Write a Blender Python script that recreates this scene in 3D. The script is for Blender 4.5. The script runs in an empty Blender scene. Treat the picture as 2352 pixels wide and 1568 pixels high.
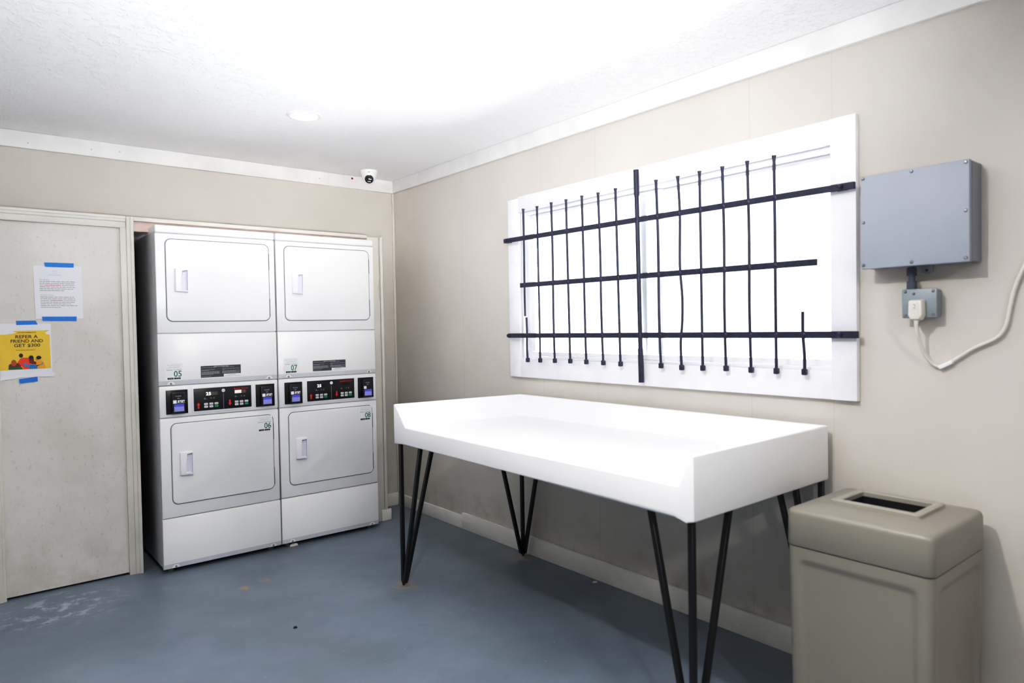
import bpy, bmesh, math, random
from mathutils import Vector, Matrix
random.seed(7)
S = bpy.context.scene
COL = S.collection

# ------------------------------------------------------------------ materials
def lin(c):
    return tuple(((x/255)/12.92 if x/255 <= .04045 else ((x/255+.055)/1.055)**2.4) for x in c) + (1,)

def mat(name, rgb, rough=.5, metal=0, spec=.5, bump=0, bscale=40, var=0, vscale=6, emit=0, coat=0):
    m = bpy.data.materials.new(name); m.use_nodes = True
    nt = m.node_tree; N = nt.nodes; L = nt.links; b = N['Principled BSDF']
    col = lin(rgb)
    b.inputs['Base Color'].default_value = col
    b.inputs['Roughness'].default_value = rough
    b.inputs['Metallic'].default_value = metal
    b.inputs['Specular IOR Level'].default_value = spec
    b.inputs['Coat Weight'].default_value = coat
    tc = N.new('ShaderNodeTexCoord')
    if emit:
        b.inputs['Emission Color'].default_value = col
        b.inputs['Emission Strength'].default_value = emit
    if var:
        n = N.new('ShaderNodeTexNoise'); n.inputs['Scale'].default_value = vscale; n.inputs['Detail'].default_value = 6
        L.new(tc.outputs['Object'], n.inputs['Vector'])
        r = N.new('ShaderNodeMapRange'); r.inputs['From Min'].default_value = .3; r.inputs['From Max'].default_value = .7
        r.inputs['To Min'].default_value = 1-var; r.inputs['To Max'].default_value = 1+var
        L.new(n.outputs['Fac'], r.inputs['Value'])
        mx = N.new('ShaderNodeVectorMath'); mx.operation = 'SCALE'
        mx.inputs[0].default_value = col[:3]; L.new(r.outputs['Result'], mx.inputs['Scale'])
        L.new(mx.outputs['Vector'], b.inputs['Base Color'])
    if bump:
        n = N.new('ShaderNodeTexNoise'); n.inputs['Scale'].default_value = bscale; n.inputs['Detail'].default_value = 5
        L.new(tc.outputs['Object'], n.inputs['Vector'])
        bp = N.new('ShaderNodeBump'); bp.inputs['Strength'].default_value = bump; bp.inputs['Distance'].default_value = .004
        L.new(n.outputs['Fac'], bp.inputs['Height']); L.new(bp.outputs['Normal'], b.inputs['Normal'])
    return m

class NG:
    """small helper for longer node graphs"""
    def __init__(s, m): s.nt = m.node_tree; s.N = s.nt.nodes; s.L = s.nt.links; s.b = s.N['Principled BSDF']; s.tc = s.N.new('ShaderNodeTexCoord')
    def noise(s, scale, detail=4, vec=None, rough=.55):
        n = s.N.new('ShaderNodeTexNoise'); n.inputs['Scale'].default_value = scale; n.inputs['Detail'].default_value = detail; n.inputs['Roughness'].default_value = rough
        s.L.new(vec or s.tc.outputs['Object'], n.inputs['Vector']); return n.outputs['Fac']
    def rng(s, v, a, b, c=0, d=1):
        r = s.N.new('ShaderNodeMapRange'); r.interpolation_type = 'SMOOTHSTEP'
        for k, x in zip(('From Min', 'From Max', 'To Min', 'To Max'), (a, b, c, d)): r.inputs[k].default_value = x
        s.L.new(v, r.inputs['Value']); return r.outputs['Result']
    def math(s, op, a, b=None):
        n = s.N.new('ShaderNodeMath'); n.operation = op
        for i, x in enumerate((a, b)):
            if x is None: continue
            if isinstance(x, (int, float)): n.inputs[i].default_value = x
            else: s.L.new(x, n.inputs[i])
        return n.outputs[0]
    def mix(s, fac, a, b):
        n = s.N.new('ShaderNodeMix'); n.data_type = 'RGBA'
        for sock, x in ((n.inputs[0], fac), (n.inputs[6], a), (n.inputs[7], b)):
            if isinstance(x, (int, float)): sock.default_value = x
            elif isinstance(x, tuple): sock.default_value = x
            else: s.L.new(x, sock)
        return n.outputs[2]
    def xyz(s):
        n = s.N.new('ShaderNodeSeparateXYZ'); s.L.new(s.tc.outputs['Object'], n.inputs[0]); return n.outputs
    def dist(s, p):
        n = s.N.new('ShaderNodeVectorMath'); n.operation = 'DISTANCE'; s.L.new(s.tc.outputs['Object'], n.inputs[0]); n.inputs[1].default_value = p
        return n.outputs['Value']
    def bump(s, h, strength=.3, dist=.004):
        n = s.N.new('ShaderNodeBump'); n.inputs['Strength'].default_value = strength; n.inputs['Distance'].default_value = dist
        s.L.new(h, n.inputs['Height']); s.L.new(n.outputs['Normal'], s.b.inputs['Normal'])
    def out(s, col, sock='Base Color'): s.L.new(col, s.b.inputs[sock])

def wall_mat(name, rgb, seams=()):
    m = mat(name, rgb, .55); g = NG(m)
    col = g.mix(g.rng(g.noise(1.7, 4), .35, .68), lin([c*.985 for c in rgb]), lin([min(255, c*1.01) for c in rgb]))
    x, y, z = g.xyz()
    sp = g.rng(g.noise(55, 2), .74, .8)                         # tiny scuffs
    col = g.mix(g.math('MULTIPLY', sp, .35), col, lin([c*.75 for c in rgb]))
    for y0, w in seams:
        d = g.math('ABSOLUTE', g.math('SUBTRACT', y, y0))
        f = g.rng(d, w*.6, w*.25)
        col = g.mix(g.math('MULTIPLY', f, .3), col, lin([c*.8 for c in rgb]))
    # grime near the floor
    gr = g.math('MULTIPLY', g.rng(z, .45, .05), g.rng(g.noise(9, 5), .45, .75))
    col = g.mix(g.math('MULTIPLY', gr, .35), col, lin((150, 128, 100)))
    g.out(col); g.bump(g.noise(160, 3), .08, .002)
    return m

def ceiling_mat():
    m = mat('ceiling_paint', (246, 246, 248), .7); g = NG(m)
    v = g.N.new('ShaderNodeTexVoronoi'); v.inputs['Scale'].default_value = 24
    n = g.rng(g.noise(30, 5, rough=.7), .5, .62)
    g.bump(n, .45, .004)
    return m

def floor_mat():
    m = mat('floor_paint', (116, 128, 140), .42); g = NG(m)
    base = (118, 130, 143)
    col = g.mix(g.rng(g.noise(1.1, 5), .3, .7), lin((108, 119, 130)), lin((125, 137, 150)))
    col = g.mix(g.math('MULTIPLY', g.rng(g.noise(7, 6), .5, .8), .35), col, lin((103, 113, 122)))
    col = g.mix(g.math('MULTIPLY', g.rng(g.noise(95, 1), .765, .79), .8), col, lin((52, 56, 62)))
    col = g.mix(g.math('MULTIPLY', g.rng(g.noise(70, 1, rough=.4), .23, .2), .5), col, lin((175, 182, 188)))
    # pale scuff by the panel door
    w = g.math('MULTIPLY', g.rng(g.dist((-2.33, -.62, 0)), .38, .05), g.rng(g.noise(11, 7, rough=.7), .5, .62))
    col = g.mix(g.math('MULTIPLY', w, .6), col, lin((196, 202, 212)))
    # rust and dust
    for p, r in (((-.85, -1.55, 0), .1), ((-.08, -1.62, 0), .12), ((-1.525, -.99, 0), .06), ((-1.4, -.95, 0), .05), ((-.9, -3.45, 0), .08)):
        w = g.math('MULTIPLY', g.rng(g.dist(p), r, r*.15), g.rng(g.noise(24, 5), .4, .6))
        col = g.mix(g.math('MULTIPLY', w, .75), col, lin((168, 140, 108)))
    g.out(col)
    g.out(g.rng(g.noise(3, 5), .3, .7, .36, .52), 'Roughness')
    g.bump(g.noise(60, 4), .06, .002)
    return m

def board_mat():
    m = mat('painted_board', (205, 202, 196), .5); g = NG(m)
    mp = g.N.new('ShaderNodeMapping'); mp.inputs['Scale'].default_value = (1, 1, .55); mp.inputs['Rotation'].default_value = (0, .5, 0)
    g.L.new(g.tc.outputs['Object'], mp.inputs[0])
    fl = g.noise(64, 9, mp.outputs[0], .8)
    col = g.mix(g.rng(g.noise(3, 5), .3, .7), lin((203, 199, 194)), lin((213, 210, 206)))
    col = g.mix(g.math('MULTIPLY', g.rng(fl, .56, .68), .5), col, lin((150, 143, 135)))
    x, y, z = g.xyz()
    gr = g.math('MULTIPLY', g.rng(z, .5, .02), g.rng(g.noise(8, 6), .42, .7))
    col = g.mix(g.math('MULTIPLY', gr, .22), col, lin((160, 148, 130)))
    g.out(col); g.bump(fl, .25, .003)
    return m

def trim_mat(name, rgb, dirty=0.0):
    m = mat(name, rgb, .45); g = NG(m)
    col = g.mix(g.rng(g.noise(4, 5), .3, .7), lin([c*.97 for c in rgb]), lin([min(255, c*1.02) for c in rgb]))
    d = g.rng(g.noise(26, 6, rough=.7), .62, .74)
    col = g.mix(g.math('MULTIPLY', d, dirty), col, lin((128, 116, 98)))
    g.out(col); g.bump(g.noise(50, 3), .1, .002)
    return m

def glass_mat():
    m = bpy.data.materials.new('clear_glass'); m.use_nodes = True
    nt = m.node_tree; N = nt.nodes; L = nt.links; N.clear()
    o = N.new('ShaderNodeOutputMaterial'); t = N.new('ShaderNodeBsdfTransparent'); g = N.new('ShaderNodeBsdfGlossy')
    g.inputs['Roughness'].default_value = .02; t.inputs['Color'].default_value = (.96, .98, .99, 1)
    f = N.new('ShaderNodeFresnel'); f.inputs['IOR'].default_value = 1.3
    mx = N.new('ShaderNodeMixShader'); L.new(f.outputs[0], mx.inputs[0]); L.new(t.outputs[0], mx.inputs[1]); L.new(g.outputs[0], mx.inputs[2])
    L.new(mx.outputs[0], o.inputs['Surface'])
    return m

SEAMS = [(-.925, .004), (-2.19, .004), (-1.748, .0035), (-3.117, .004), (-3.478, .0035), (-4.6, .004)]
M = dict(
    wall=wall_mat('wall_paint', (206, 201, 194)),
    wall_r=wall_mat('wall_panel_paint', (206, 201, 194), SEAMS),
    ceil=ceiling_mat(), floor=floor_mat(), board=board_mat(),
    crown=trim_mat('crown_paint', (234, 233, 233), .12),
    casing=trim_mat('casing_paint', (214, 210, 203), .12),
    base=trim_mat('baseboard_paint', (236, 233, 227), .35),
    wtrim=trim_mat('window_trim_paint', (240, 240, 246), .05),
    pink=mat('bare_lumber', (206, 183, 176), .7, var=.12, vscale=14),
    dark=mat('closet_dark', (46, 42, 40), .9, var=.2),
    vinyl=mat('window_vinyl', (250, 250, 252), .35, var=.02),
    glass=glass_mat(),
    enamel=mat('white_enamel', (233, 233, 235), .28, spec=.5, bump=.03, bscale=260, var=.012, vscale=3),
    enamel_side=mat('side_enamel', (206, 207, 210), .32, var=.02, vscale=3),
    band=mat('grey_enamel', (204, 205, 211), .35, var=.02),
    seam=mat('door_gasket', (128, 130, 136), .6, var=.05),
    plastic=mat('white_plastic', (234, 233, 239), .3, var=.01),
    plastic_shade=mat('handle_hollow_shade', (219, 218, 231), .4, var=.01),  # handle plastic with the shade of the hollow tinted in
    hinge=mat('hinge_gap', (110, 112, 116), .5, var=.1),
    blackp=mat('black_panel', (30, 31, 37), .3, var=.1, vscale=10),
    blackr=mat('black_reader', (24, 24, 28), .25, var=.1),
    readerf=mat('reader_face', (40, 41, 50), .25, var=.05),
    screen=mat('blue_screen', (146, 150, 214), .3, emit=.1, var=.06, vscale=90),
    screen2=mat('blue_screen_bar', (92, 92, 200), .3, emit=.1, var=.02),
    led=mat('white_led', (255, 250, 250), .4, emit=1.2, var=.01),
    lcd=mat('display_window', (98, 90, 84), .3, var=.2, vscale=30),
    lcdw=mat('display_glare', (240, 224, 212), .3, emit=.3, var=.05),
    red=mat('red_print', (226, 48, 34), .4, var=.04),
    key=mat('key_grey', (214, 214, 216), .4, var=.02),
    green=mat('green_key', (24, 158, 98), .4, var=.03),
    dkgreen=mat('number_green', (70, 120, 96), .5, var=.03),
    icon=mat('icon_grey', (116, 118, 122), .4, var=.02),
    mint=mat('sticker_paper', (231, 233, 236), .5, var=.01),
    tgrey=mat('text_grey', (150, 152, 158), .5, var=.02),
    tgrey2=mat('text_pale_grey', (192, 194, 200), .5, var=.02),
    ink=mat('black_ink', (36, 36, 40), .5, var=.05),
    plate=mat('instruction_plate', (72, 74, 82), .4, var=.05),
    white=mat('white_print', (238, 238, 242), .45, var=.01),
    screw=mat('screw_steel', (150, 152, 156), .35, metal=.8, var=.1),
    paper=mat('white_paper', (222, 222, 229), .7, var=.01),
    sleeve=mat('plastic_sleeve', (226, 227, 233), .12, var=.02, coat=.5),
    tape=mat('blue_tape', (40, 126, 208), .55, var=.07, vscale=70),
    yellow=mat('poster_yellow', (226, 190, 72), .5, var=.04, vscale=12),
    pink_txt=mat('red_text', (206, 120, 140), .6, var=.02),
    lilac=mat('lilac_text', (196, 198, 226), .6, var=.02),
    olive=mat('poster_lettering', (62, 66, 22), .5, var=.02),
    p_red=mat('poster_red', (224, 74, 48), .5, var=.02), p_blue=mat('poster_blue', (30, 140, 208), .5, var=.02),
    p_navy=mat('poster_navy', (30, 64, 130), .5, var=.02),
    p_brown=mat('poster_brown', (92, 46, 30), .5, var=.02), p_hair=mat('poster_hair', (48, 32, 40), .5, var=.02),
    p_rust=mat('poster_rust', (172, 92, 44), .5, var=.02), p_green=mat('poster_green', (44, 96, 66), .5, var=.02),
    p_gold=mat('poster_gold', (226, 164, 40), .5, var=.02), p_skin=mat('poster_skin', (206, 132, 84), .5, var=.02),
    p_wine=mat('poster_wine', (122, 36, 34), .5, var=.02),
    table=mat('white_laminate', (240, 240, 243), .3, bump=.02, bscale=120, var=.008, vscale=4),
    leg=mat('black_steel', (18, 19, 23), .4, var=.15, vscale=20),
    bar=mat('navy_black_paint_glare', (48, 50, 70), .38, bump=.35, bscale=90, var=.25, vscale=30),  # navy-black paint lightened and blued to stand in for window glare
    bin=mat('taupe_plastic', (143, 139, 130), .38, bump=.08, bscale=320, var=.02, vscale=4),
    binrim=mat('taupe_rim_plastic', (156, 153, 144), .4, var=.02),
    binin=mat('bin_inside_shade', (12, 12, 13), .8, var=.1),
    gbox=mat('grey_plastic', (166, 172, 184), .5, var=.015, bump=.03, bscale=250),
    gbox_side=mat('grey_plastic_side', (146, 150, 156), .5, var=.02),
    fit=mat('dark_grey_conduit', (84, 90, 104), .5, var=.03),
    outlet=mat('grey_cast_metal', (146, 154, 160), .45, metal=.1, var=.04),
    plug=mat('ivory_plastic', (222, 219, 210), .45, var=.015),
    cord=mat('ivory_cord', (218, 216, 209), .5, var=.015),
    camw=mat('camera_white', (238, 237, 233), .35, var=.01),
    lens=mat('camera_lens', (16, 17, 24), .08, var=.1, coat=1),
    light=mat('light_diffuser', (255, 252, 246), .4, emit=9, var=.001),
    paint=mat('paint_chip', (224, 220, 210), .7, var=.05), lint=mat('dark_scrap', (44, 40, 42), .9, var=.2),
)

# ------------------------------------------------------------------ mesh builder
class MB:
    def __init__(s): s.bm = bmesh.new(); s.mats = []
    def mi(s, m):
        if m not in s.mats: s.mats.append(m)
        return s.mats.index(m)
    def absorb(s, tb, m, T=None):
        i = s.mi(m); vm = {}
        for v in tb.verts: vm[v] = s.bm.verts.new(T @ v.co if T else v.co)
        for f in tb.faces:
            try:
                nf = s.bm.faces.new([vm[v] for v in f.verts]); nf.material_index = i
            except ValueError: pass
        tb.free(); return s
    def box(s, a, b, m, bev=0, seg=2, T=None):
        tb = bmesh.new()
        xs, ys, zs = [sorted((a[k], b[k])) for k in range(3)]
        vs = [tb.verts.new((xs[i], ys[j], zs[k])) for i in (0, 1) for j in (0, 1) for k in (0, 1)]
        for q in ((0,1,3,2),(4,6,7,5),(0,4,5,1),(2,3,7,6),(0,2,6,4),(1,5,7,3)): tb.faces.new([vs[i] for i in q])
        bmesh.ops.recalc_face_normals(tb, faces=tb.faces)
        if bev: bmesh.ops.bevel(tb, geom=tb.edges[:], offset=bev, segments=seg, profile=.5, affect='EDGES')
        return s.absorb(tb, m, T)
    def faces(s, verts, faces, m, bev=0, seg=2, recalc=True, T=None):
        tb = bmesh.new(); vs = [tb.verts.new(v) for v in verts]
        for f in faces: tb.faces.new([vs[i] for i in f])
        if recalc: bmesh.ops.recalc_face_normals(tb, faces=tb.faces)
        if bev:
            e = [e for e in tb.edges if len(e.link_faces) == 2 and e.calc_face_angle(0) > .15]
            bmesh.ops.bevel(tb, geom=e, offset=bev, segments=seg, profile=.5, affect='EDGES')
        return s.absorb(tb, m, T)
    def prism(s, poly, d0, d1, m, bev=0, seg=2, T=None):
        """poly in (x,z), extruded along y from d0 to d1"""
        n = len(poly)
        vs = [(x, d0, z) for x, z in poly] + [(x, d1, z) for x, z in poly]
        fs = [tuple(range(n)), tuple(range(2*n-1, n-1, -1))] + [(i, (i+1) % n, n+(i+1) % n, n+i) for i in range(n)]
        tb = bmesh.new(); vv = [tb.verts.new(v) for v in vs]
        for f in fs: tb.faces.new([vv[i] for i in f])
        bmesh.ops.recalc_face_normals(tb, faces=tb.faces)
        if bev:
            tb.faces.ensure_lookup_table()
            fr = min(tb.faces, key=lambda f: abs(f.calc_center_median().y - min(d0, d1)) + (0 if len(f.verts) == n else 9))
            bmesh.ops.bevel(tb, geom=fr.edges[:], offset=bev, segments=seg, profile=.5, affect='EDGES')
        return s.absorb(tb, m, T)
    def cyl(s, p0, p1, r, m, n=16, r1=None, cap=True):
        p0, p1 = Vector(p0), Vector(p1); d = p1-p0
        q = d.to_track_quat('Z', 'Y').to_matrix(); tb = bmesh.new(); r1 = r if r1 is None else r1
        A = [tb.verts.new(p0 + q @ Vector((r*math.cos(t), r*math.sin(t), 0))) for t in [2*math.pi*i/n for i in range(n)]]
        B = [tb.verts.new(p1 + q @ Vector((r1*math.cos(t), r1*math.sin(t), 0))) for t in [2*math.pi*i/n for i in range(n)]]
        for i in range(n): tb.faces.new((A[i], A[(i+1) % n], B[(i+1) % n], B[i]))
        if cap: tb.faces.new(A[::-1]); tb.faces.new(B)
        return s.absorb(tb, m)
    def bar(s, p0, p1, w, h, m, up=(1, 0, 0), bev=0):
        p0, p1 = Vector(p0), Vector(p1); d = (p1-p0); L = d.length; d.normalize()
        u = Vector(up); u = (u - d*u.dot(d)).normalized(); v = d.cross(u)
        T = Matrix((( u.x, v.x, d.x, p0.x), (u.y, v.y, d.y, p0.y), (u.z, v.z, d.z, p0.z), (0, 0, 0, 1)))
        return s.box((-w/2, -h/2, 0), (w/2, h/2, L), m, bev, 1, T)
    def lathe(s, prof, m, T=None, n=32, a0=0, close=True):
        tb = bmesh.new(); rings = []
        for r, z in prof:
            if r < 1e-6: rings.append([tb.verts.new((0, 0, z))])
            else: rings.append([tb.verts.new((r*math.cos(2*math.pi*i/n), r*math.sin(2*math.pi*i/n), z)) for i in range(n)])
        for A, B in zip(rings, rings[1:]):
            for i in range(n):
                j = (i+1) % n
                if len(A) == 1 and len(B) == 1: continue
                if len(A) == 1: tb.faces.new((A[0], B[i], B[j]))
                elif len(B) == 1: tb.faces.new((A[i], A[j], B[0]))
                else: tb.faces.new((A[i], A[j], B[j], B[i]))
        bmesh.ops.recalc_face_normals(tb, faces=tb.faces)
        return s.absorb(tb, m, T)
    def loft(s, loops, m, cap0=True, cap1=True):
        tb = bmesh.new(); R = [[tb.verts.new(p) for p in l] for l in loops]
        for A, B in zip(R, R[1:]):
            n = len(A)
            for i in range(n): tb.faces.new((A[i], A[(i+1) % n], B[(i+1) % n], B[i]))
        if cap0: tb.faces.new(R[0][::-1])
        if cap1: tb.faces.new(R[-1])
        bmesh.ops.recalc_face_normals(tb, faces=tb.faces)
        return s.absorb(tb, m)
    def tube(s, pts, r, m, n=10, sub=6):
        P = [Vector(p) for p in pts]; out = []
        for i in range(len(P)-1):
            a, b, c, d = P[max(i-1, 0)], P[i], P[i+1], P[min(i+2, len(P)-1)]
            for k in range(sub):
                t = k/sub
                out.append(.5*((2*b)+(c-a)*t+(2*a-5*b+4*c-d)*t*t+(3*b-a-3*c+d)*t**3))
        out.append(P[-1]); loops = []
        ref = Vector((1, 0, 0))
        for i, p in enumerate(out):
            t = (out[min(i+1, len(out)-1)]-out[max(i-1, 0)]).normalized()
            u = (ref-t*ref.dot(t)).normalized(); v = t.cross(u)
            loops.append([p+u*r*math.cos(2*math.pi*k/n)+v*r*math.sin(2*math.pi*k/n) for k in range(n)])
        return s.loft(loops, m)
    # flat print on a plane facing -y: (u,v) -> (u, -off, v)
    def flat(s, poly, off, m, T=None):
        tb = bmesh.new(); f = tb.faces.new([tb.verts.new((u, -off, v)) for u, v in poly]); f.normal_update()
        if f.normal.y > 0: f.normal_flip()
        return s.absorb(tb, m, T)
    def rect(s, u0, u1, v0, v1, off, m, T=None): return s.flat([(u0, v0), (u1, v0), (u1, v1), (u0, v1)], off, m, T)
    def disc(s, u, v, r, off, m, n=20, rv=None, T=None):
        return s.flat([(u+r*math.cos(2*math.pi*i/n), v+(rv or r)*math.sin(2*math.pi*i/n)) for i in range(n)], off, m, T)
    def text(s, txt, u, v, height, off, m, width=None, bold=0, align='CENTER', T=None):
        """text centred on u, baseline v, cap height 'height', optionally stretched to width"""
        cu = bpy.data.curves.new('t', 'FONT'); cu.body = txt; cu.align_x = 'LEFT'; cu.size = 1; cu.offset = bold; cu.resolution_u = 3
        ob = bpy.data.objects.new('t', cu); COL.objects.link(ob)
        dg = bpy.context.evaluated_depsgraph_get(); dg.update()
        me = bpy.data.meshes.new_from_object(ob.evaluated_get(dg))
        tb = bmesh.new(); tb.from_mesh(me)
        bpy.data.objects.remove(ob); bpy.data.curves.remove(cu); bpy.data.meshes.remove(me)
        xs = [q.co.x for q in tb.verts]; x0, x1 = min(xs), max(xs)
        sy = height/.69; sx = (width/(x1-x0)) if width else sy
        c = {'CENTER': (x0+x1)/2, 'LEFT': x0, 'RIGHT': x1}[align]
        for q in tb.verts: q.co = Vector(((q.co.x-c)*sx+u, -off, q.co.y*sy+v))
        for f in tb.faces:
            f.normal_update()
            if f.normal.y > 0: f.normal_flip()
        return s.absorb(tb, m, T)
    def build(s, name, parent=None, loc=(0, 0, 0), ang=38, weld=False):
        me = bpy.data.meshes.new(name)
        if weld: bmesh.ops.remove_doubles(s.bm, verts=s.bm.verts, dist=1e-5)
        s.bm.to_mesh(me); s.bm.free()
        for m in s.mats: me.materials.append(m)
        for p in me.polygons: p.use_smooth = True
        me.set_sharp_from_angle(angle=math.radians(ang))
        o = bpy.data.objects.new(name, me); COL.objects.link(o); o.location = loc
        if parent: o.parent = parent
        return o

def empty(name, loc, label, cat, group=None):
    o = bpy.data.objects.new(name, None); COL.objects.link(o); o.location = loc; o.empty_display_size = .1
    return tag(o, label, cat, group)
def tag(o, label, cat, group=None):
    o['label'] = label; o['category'] = cat
    if group: o['group'] = group
    return o
def struct(o, label=None):
    o['kind'] = 'structure'
    if label: o['label'] = label
    return o
def rrect(x0, x1, z0, z1, r, n=6):
    P = []
    for cx, cz, a in ((x1-r, z0+r, -90), (x1-r, z1-r, 0), (x0+r, z1-r, 90), (x0+r, z0+r, 180)):
        for i in range(n+1):
            t = math.radians(a+90*i/n); P.append((cx+r*math.cos(t), cz+r*math.sin(t)))
    return P

# ------------------------------------------------------------------ the room
CEIL = 2.552; CX0, CX1 = -1.897, -.416       # closet opening
XL, YR = -4.7, -7.2
FY = -.335                                    # closet face plane
b = MB(); b.box((XL-.1, YR-.1, -.1), (.2, .7, 0), M['floor']); struct(b.build('floor'), 'blue-grey painted concrete floor with scuffs')
b = MB(); b.box((XL-.1, YR-.1, CEIL), (.2, .7, CEIL+.1), M['ceil']); struct(b.build('ceiling'), 'white textured ceiling')
# right wall with the window hole
WY0, WY1, WZ0, WZ1 = -3.482, -1.56, 1.2, 2.09
b = MB()
b.box((0, YR, 0), (.12, WY0, CEIL), M['wall_r']); b.box((0, WY1, 0), (.12, .1, CEIL), M['wall_r'])
b.box((0, WY0, 0), (.12, WY1, WZ0), M['wall_r']); b.box((0, WY0, WZ1), (.12, WY1, CEIL), M['wall_r'])
struct(b.build('wall_right'), 'beige panelled wall around the barred window')
b = MB()
b.box((XL, 0, 2.04), (-.3, .1, CEIL), M['wall']); b.box((XL, 0, 0), (-1.93, .1, 2.04), M['wall']); b.box((-.3, 0, 0), (0, .1, CEIL), M['wall'])
struct(b.build('wall_back'), 'beige back wall above the dryer closet')
# closet box that stands forward of the back wall
b = MB()
b.box((XL, FY+.01, 2.0), (-.31, 0, 2.06), M['wall'])                    # top of the closet box
struct(b.build('wall_closet_top'), 'top of the boxed-out closet')
b = MB(); b.box((-.325, FY+.01, 0), (-.3, 0, 2.0), M['wall']); struct(b.build('wall_closet_end'), 'right end of the boxed-out closet')
b = MB(); b.box((XL, FY+.02, 0), (-2.56, FY+.04, 2.0), M['wall']); struct(b.build('wall_closet_front'), 'closet front left of the panel door')
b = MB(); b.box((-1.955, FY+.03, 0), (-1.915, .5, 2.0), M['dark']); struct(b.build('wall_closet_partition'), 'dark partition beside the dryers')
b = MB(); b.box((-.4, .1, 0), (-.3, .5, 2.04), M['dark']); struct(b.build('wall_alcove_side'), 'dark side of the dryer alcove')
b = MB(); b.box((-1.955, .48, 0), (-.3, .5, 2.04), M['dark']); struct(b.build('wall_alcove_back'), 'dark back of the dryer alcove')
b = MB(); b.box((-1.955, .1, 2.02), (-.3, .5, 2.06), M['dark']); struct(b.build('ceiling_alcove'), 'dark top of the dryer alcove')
b = MB()
b.box((XL-.1, YR, 0), (XL, .1, CEIL), M['wall'])
struct(b.build('wall_left'), 'beige wall on the left')
b = MB(); b.box((XL-.1, YR-.1, 0), (.12, YR, CEIL), M['wall']); struct(b.build('wall_rear'), 'beige wall behind the viewpoint')

# crown boards
ZC = 2.4566
b = MB(); b.box((XL, -.022, ZC), (-.001, -.001, CEIL-.001), M['crown'], .003)
for x, z in ((-2.36, 2.487), (-2.05, 2.497), (-1.9, 2.505), (-.62, 2.5)): b.cyl((x, -.0225, z), (x, -.0235, z), .0045, M['tgrey2'], 8)
b.cyl((-.362, -.0225, 2.531), (-.362, -.0236, 2.531), .008, M['p_wine'], 12)
struct(b.build('trim_1'), 'white crown board over the back wall')
b = MB(); b.box((-.022, YR, ZC), (-.001, -.023, CEIL-.001), M['crown'], .003); struct(b.build('trim_2'), 'white crown board over the window wall')
b = MB()
b.box((-.02, -.012, .1), (-.001, -.001, ZC-.001), M['casing'], .003); struct(b.build('trim_3'), 'thin beige corner strip')
# baseboards
b = MB(); b.box((-.018, -.885, 0), (-.001, -.016, .09), M['base'], .003); struct(b.build('baseboard_right'), 'short dirty white baseboard by the corner')
b = MB(); b.box((-.02, YR, 0), (-.001, -.887, .112), M['base'], .003); struct(b.build('baseboard_window'), 'long dirty white baseboard under the table')
b = MB(); b.box((-.294, -.016, 0), (-.02, -.001, .1), M['base'], .003); struct(b.build('baseboard_back'), 'scrap of white baseboard in the corner')
b = MB(); b.box((-.345, FY-.015, 0), (-.268, FY+.001, .082), M['base'], .003); struct(b.build('baseboard_closet'), 'white baseboard block beside the dryers')

# closet casings
def casing(b, x0, x1, z0, z1, vertical, flip=False):
    """two stepped boards: the flat inner part and a raised outer part"""
    b.box((x0, FY-.012, z0), (x1, FY+.02, z1), M['casing'], .003)
b = MB()
b.box((-1.966, FY-.006, 0), (-1.897, FY+.03, 2.0), M['casing'], .002)
b.box((-1.935, FY-.014, 0), (-1.897, FY-.002, 2.066), M['casing'], .004)
b.box((-1.915, FY-.019, 0), (-1.897, FY-.01, 2.066), M['casing'], .003)
struct(b.build('trim_4'), 'stepped casing between panel door and dryers')
b = MB()
b.box((XL, FY-.006, 2.0), (-1.936, FY+.03, 2.066), M['casing'], .002)
b.box((XL, FY-.014, 2.034), (-1.936, FY-.002, 2.066), M['casing'], .004)
b.box((XL, FY-.019, 2.05), (-1.936, FY-.01, 2.066), M['casing'], .003)
struct(b.build('trim_5'), 'stepped casing over the panel door')
b = MB()
b.box((-2.6, FY-.006, 0), (-2.537, FY+.03, 1.998), M['casing'], .002); b.box((-2.6, FY-.014, 0), (-2.55, FY-.002, 1.998), M['casing'], .004)
struct(b.build('trim_6'), 'casing left of the panel door')
b = MB(); b.box((-1.896, FY-.012, 2.043), (-.418, FY+.02, 2.066), M['casing'], .003); struct(b.build('trim_7'), 'narrow beige strip over the dryers')
b = MB(); b.box((-1.896, FY+.008, 1.985), (-.418, FY+.046, 2.042), M['pink'], .002); struct(b.build('trim_8'), 'bare pinkish lumber above the dryers')
b = MB()
jag = [(-.416, 0), (-.322, 0), (-.322, 1.12), (-.322, 1.6), (-.33, 1.62), (-.336, 1.7), (-.326, 1.78), (-.33, 1.86), (-.327, 1.9), (-.33, 1.96), (-.33, 2.05), (-.416, 2.05)]
b.prism(jag, FY-.008, FY+.02, M['casing'], .002)
struct(b.build('trim_9'), 'chipped flat casing right of the dryers')
b = MB(); b.prism([(-.317, 0), (-.297, 0), (-.297, 2.066), (-.317, 2.052)], FY-.014, FY+.02, M['casing'], .003); struct(b.build('trim_10'), 'narrow outer strip right of the dryers')
b = MB(); b.box((-2.56, FY+.012, .014), (-1.962, FY+.03, 2.01), M['board'])
struct(b.build('door_1'), 'off-white painted particle-board closet door with taped notices')

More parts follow.
